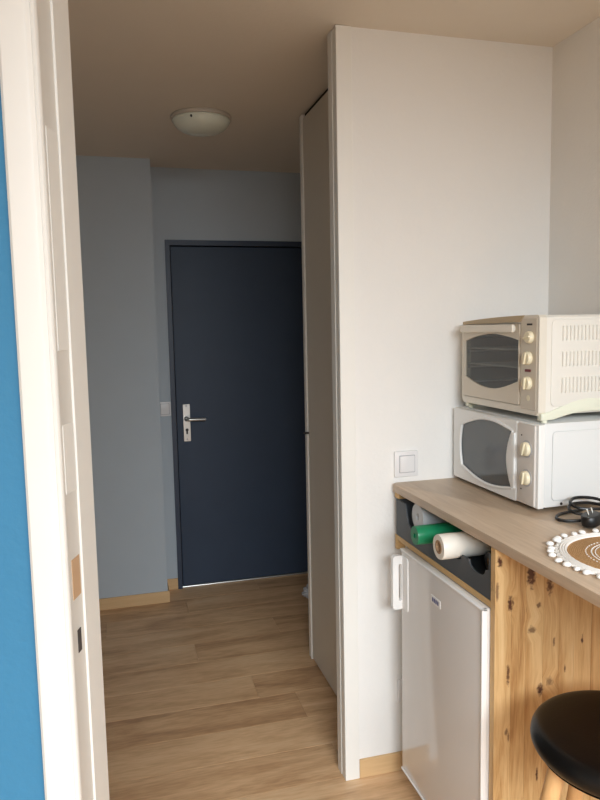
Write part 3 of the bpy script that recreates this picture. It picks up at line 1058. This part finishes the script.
# embossed side with three rows of louvres
bm = prism(rounded_rect(OX + 0.038, OB - 0.008, OZ0 + 0.022, OZ1 - 0.012, 0.014), 'y', OY0 + 0.001, OY0 - 0.0025, 0.002, 2)
sd = obj('side_emboss', bm, M_toaster, ov, smooth=30)
for z0, z1 in ((1.488, 1.528), (1.418, 1.458), (1.346, 1.388)):
    bm = bmesh.new()
    for k in range(20):
        xx = OX + 0.070 + k * 0.0118
        b = prism([(xx, z0), (xx + 0.0052, z0 + 0.002), (xx + 0.0052, z1 - 0.002), (xx, z1)], 'y', OY0 - 0.0022, OY0 - 0.0026)
        # lean one long edge outwards so each louvre catches light and shade
        for v in b.verts:
            if v.co.x < xx + 0.003 and v.co.y < OY0 - 0.0024:
                v.co.y -= 0.0036
        merge(bm, b)
    lo = obj('vent_louvres', bm, M_toaster, sd)
    lo['kind'] = 'stuff'
# arched foot brackets on both sides
for yc in (OY0 + 0.006, OY1 - 0.016):
    pts_t, pts_b = [], []
    for k in range(17):
        t = k / 16
        xx = OX + 0.008 + (OB - OX - 0.012) * t
        arch = math.sin(PI * t)
        pts_t.append((xx, 1.2905 + 0.038 * arch ** 1.4))
        pts_b.append((xx, TOPM + 0.008 + 0.030 * max(0.0, arch - 0.35) ** 1.0))
    obj('foot_bracket', prism(pts_t + list(reversed(pts_b)), 'y', yc - 0.010, yc + 0.010, 0.003, 2), M_foot, ov, smooth=35)
    for xx in (OX + 0.024, OB - 0.022):
        obj('rubber_foot', lathe([(0.008, 0), (0.008, 0.0095)], (xx, yc, TOPM + 0.0003), 'z', 14), M_foot, ov, smooth=30)

# ------------------------------------------------------------------ crochet place mat
CX, CY = 1.092, 1.213
pm = thing('place_mat', 'round jute place mat with white crochet edge and pompoms', 'place mat', (CX, CY, ZT + 0.0003))
MZ = ZT + 0.0004
jd = obj('jute_disc', lathe([(0.150, 0.0), (0.150, 0.003), (0.148, 0.0036), (0, 0.0036)], (CX, CY, MZ), 'z', 64), M_jute, pm, smooth=30)
bm = bmesh.new()
for rr, h in ((0.151, 0.0042), (0.1565, 0.0040), (0.162, 0.0036)):
    tube([(CX + rr * math.cos(2 * PI * k / 96), CY + rr * math.sin(2 * PI * k / 96), MZ + h - 0.0002 + 0.0006 * (k % 2)) for k in range(96)], 0.0036, 7, closed=True, bm=bm)
for rr in (0.1675, 0.1715):
    tube([(CX + (rr + 0.002 * math.sin(k * PI / 2.0)) * math.cos(2 * PI * k / 192), CY + (rr + 0.002 * math.sin(k * PI / 2.0)) * math.sin(2 * PI * k / 192), MZ + 0.003) for k in range(192)], 0.0026, 6, closed=True, bm=bm)
obj('crochet_border', bm, M_cotton, pm, smooth=True)
for rr, cnt, sz in ((0.108, 60, 0.0020), (0.096, 64, 0.0026), (0.088, 60, 0.0020), (0.074, 52, 0.0028), (0.062, 44, 0.0024), (0.040, 30, 0.0026), (0.020, 16, 0.0026)):
    bm = bmesh.new()
    for k in range(cnt):
        a = 2 * PI * k / cnt
        m4 = Matrix.Translation((CX + rr * math.cos(a), CY + rr * math.sin(a), MZ + 0.0042)) @ Matrix.Rotation(a, 4, 'Z') @ Matrix.Diagonal((sz * 0.8, sz * 1.7, 0.0014, 1))
        bmesh.ops.create_icosphere(bm, subdivisions=1, radius=1.0, matrix=m4)
    st = obj('stitch_ring', bm, M_cotton, pm, smooth=True)
    st['kind'] = 'stuff'
pb = bmesh.new()
bmesh.ops.create_icosphere(pb, subdivisions=2, radius=0.0082)
for v in pb.verts:
    v.co *= 1 + 0.09 * math.sin(v.co.x * 900) * math.cos(v.co.y * 700 + v.co.z * 500)
    v.co.z *= 0.72
pme = bpy.data.meshes.new('pompom')
pb.to_mesh(pme)
pb.free()
pme.shade_smooth()
pme.materials.append(M_cotton)
NP = 40
for k in range(NP):
    a = 2 * PI * (k + random.uniform(-0.22, 0.22)) / NP
    rr = 0.1825 + random.uniform(-0.003, 0.004)
    o = bpy.data.objects.new('pompom', pme)
    COL.objects.link(o)
    o.parent = pm
    s = random.uniform(0.86, 1.12)
    o.scale = (s * 1.15, s, s * 0.95)
    o.location = (rr * math.cos(a), rr * math.sin(a), 0.0064 * s)
    o.rotation_euler = (0, 0, a + random.uniform(-0.5, 0.5))

# ------------------------------------------------------------------ coiled black power cord with plug
pc = thing('power_cord', 'coiled black power cord with its plug beside the microwave', 'cord', (1.17, 1.49, ZT))
zc = ZT + 0.0047
path = [(1.225, 1.575, zc), (1.150, 1.560, zc), (1.115, 1.535, zc), (1.106, 1.512, zc), (1.118, 1.495, zc), (1.150, 1.478, zc + 0.003), (1.190, 1.460, zc + 0.012),
        (1.225, 1.462, zc + 0.022), (1.240, 1.500, zc + 0.026), (1.215, 1.535, zc + 0.030), (1.170, 1.545, zc + 0.028), (1.146, 1.525, zc + 0.022), (1.150, 1.500, zc + 0.016), (1.185, 1.482, zc + 0.014),
        (1.230, 1.480, zc + 0.018), (1.262, 1.505, zc + 0.026), (1.245, 1.548, zc + 0.036), (1.195, 1.560, zc + 0.040), (1.160, 1.540, zc + 0.034), (1.165, 1.510, zc + 0.026), (1.205, 1.495, zc + 0.024),
        (1.260, 1.500, zc + 0.020), (1.300, 1.520, zc + 0.010), (1.340, 1.530, zc), (1.390, 1.560, zc)]
obj('cable', tube(smooth_path(path, 8), 0.0042, 8), M_rubber, pc, smooth=True)
# moulded angled plug lying on its back, pins up
b = lathe([(0.0, 0.0), (0.012, 0.001), (0.0185, 0.006), (0.0195, 0.014), (0.0185, 0.024), (0.0165, 0.027), (0.0, 0.0275)], (0, 0, 0), 'z', 24)
for v in b.verts:
    v.co *= 1.2
    v.co.x *= 1.3
b.transform(Matrix.Translation((1.150, 1.440, ZT + 0.0025)) @ Matrix.Rotation(math.radians(-8), 4, 'Y') @ Matrix.Rotation(math.radians(28), 4, 'Z'))
pg = obj('plug', b, M_rubber, pc, smooth=40)
for dx, dy in ((-0.008, -0.003), (0.010, 0.004)):
    p = Vector((1.148 + dx, 1.442 + dy, ZT + 0.029))
    q = p + Vector((-0.004, 0.004, 0.019))
    obj('pin', tube([p - (q - p) * 0.1, q], 0.0024, 8), M_grey_plug, pg, smooth=30)
obj('strain_relief', tube(smooth_path([(1.168, 1.447, ZT + 0.014), (1.192, 1.452, ZT + 0.014), (1.215, 1.458, ZT + 0.020)], 5), 0.006, 8, radii=None), M_rubber, pg, smooth=True)

# ------------------------------------------------------------------ bar stool
SX, SY, SH, SR = 0.980, 1.120, 0.695, 0.180
bs_ = thing('bar_stool', 'bar stool with a round black padded seat and pale wooden legs', 'stool', (SX, SY, 0.0005))
prof = [(0.0, -0.060), (SR - 0.030, -0.060), (SR - 0.014, -0.057)]
for k in range(11):
    a = -PI / 2 + PI * k / 10
    prof.append((SR - 0.026 + 0.026 * math.cos(a), -0.029 + 0.027 * math.sin(a)))
prof += [(SR - 0.040, -0.0006), (SR - 0.08, 0.0), (0.0, 0.0)]
obj('seat', lathe(prof, (SX, SY, SH), 'z', 64), M_leather, bs_, smooth=50)
seam = [(SX + (SR - 0.014) * math.cos(2 * PI * k / 64), SY + (SR - 0.014) * math.sin(2 * PI * k / 64), SH - 0.0085) for k in range(64)]
obj('seam', tube(seam, 0.0022, 6, closed=True), M_leather, bs_, smooth=True)
obj('seat_base', lathe([(SR - 0.040, -0.074), (SR - 0.036, -0.0605)], (SX, SY, SH), 'z', 48), M_black, bs_, smooth=30)
for k in range(4):
    a = math.radians(170 + 90 * k)
    d = Vector((math.cos(a), math.sin(a), 0))
    top = Vector((SX, SY, SH - 0.066)) + d * 0.135
    bot = Vector((SX, SY, 0.0015)) + d * 0.285
    lg = tube([top, top.lerp(bot, 0.5), bot], 0.017, 14, radii=[0.0185, 0.0175, 0.0135])
    obj('leg', lg, M_leg, bs_, smooth=40)
fr_pts = []
for k in range(4):
    a = math.radians(170 + 90 * k)
    d = Vector((math.cos(a), math.sin(a), 0))
    top = Vector((SX, SY, SH - 0.066)) + d * 0.135
    bot = Vector((SX, SY, 0.0015)) + d * 0.285
    fr_pts.append(top.lerp(bot, 0.62))
for k in range(4):
    obj('footrest', tube([fr_pts[k], fr_pts[(k + 1) % 4]], 0.009, 10), M_leg, bs_, smooth=40)
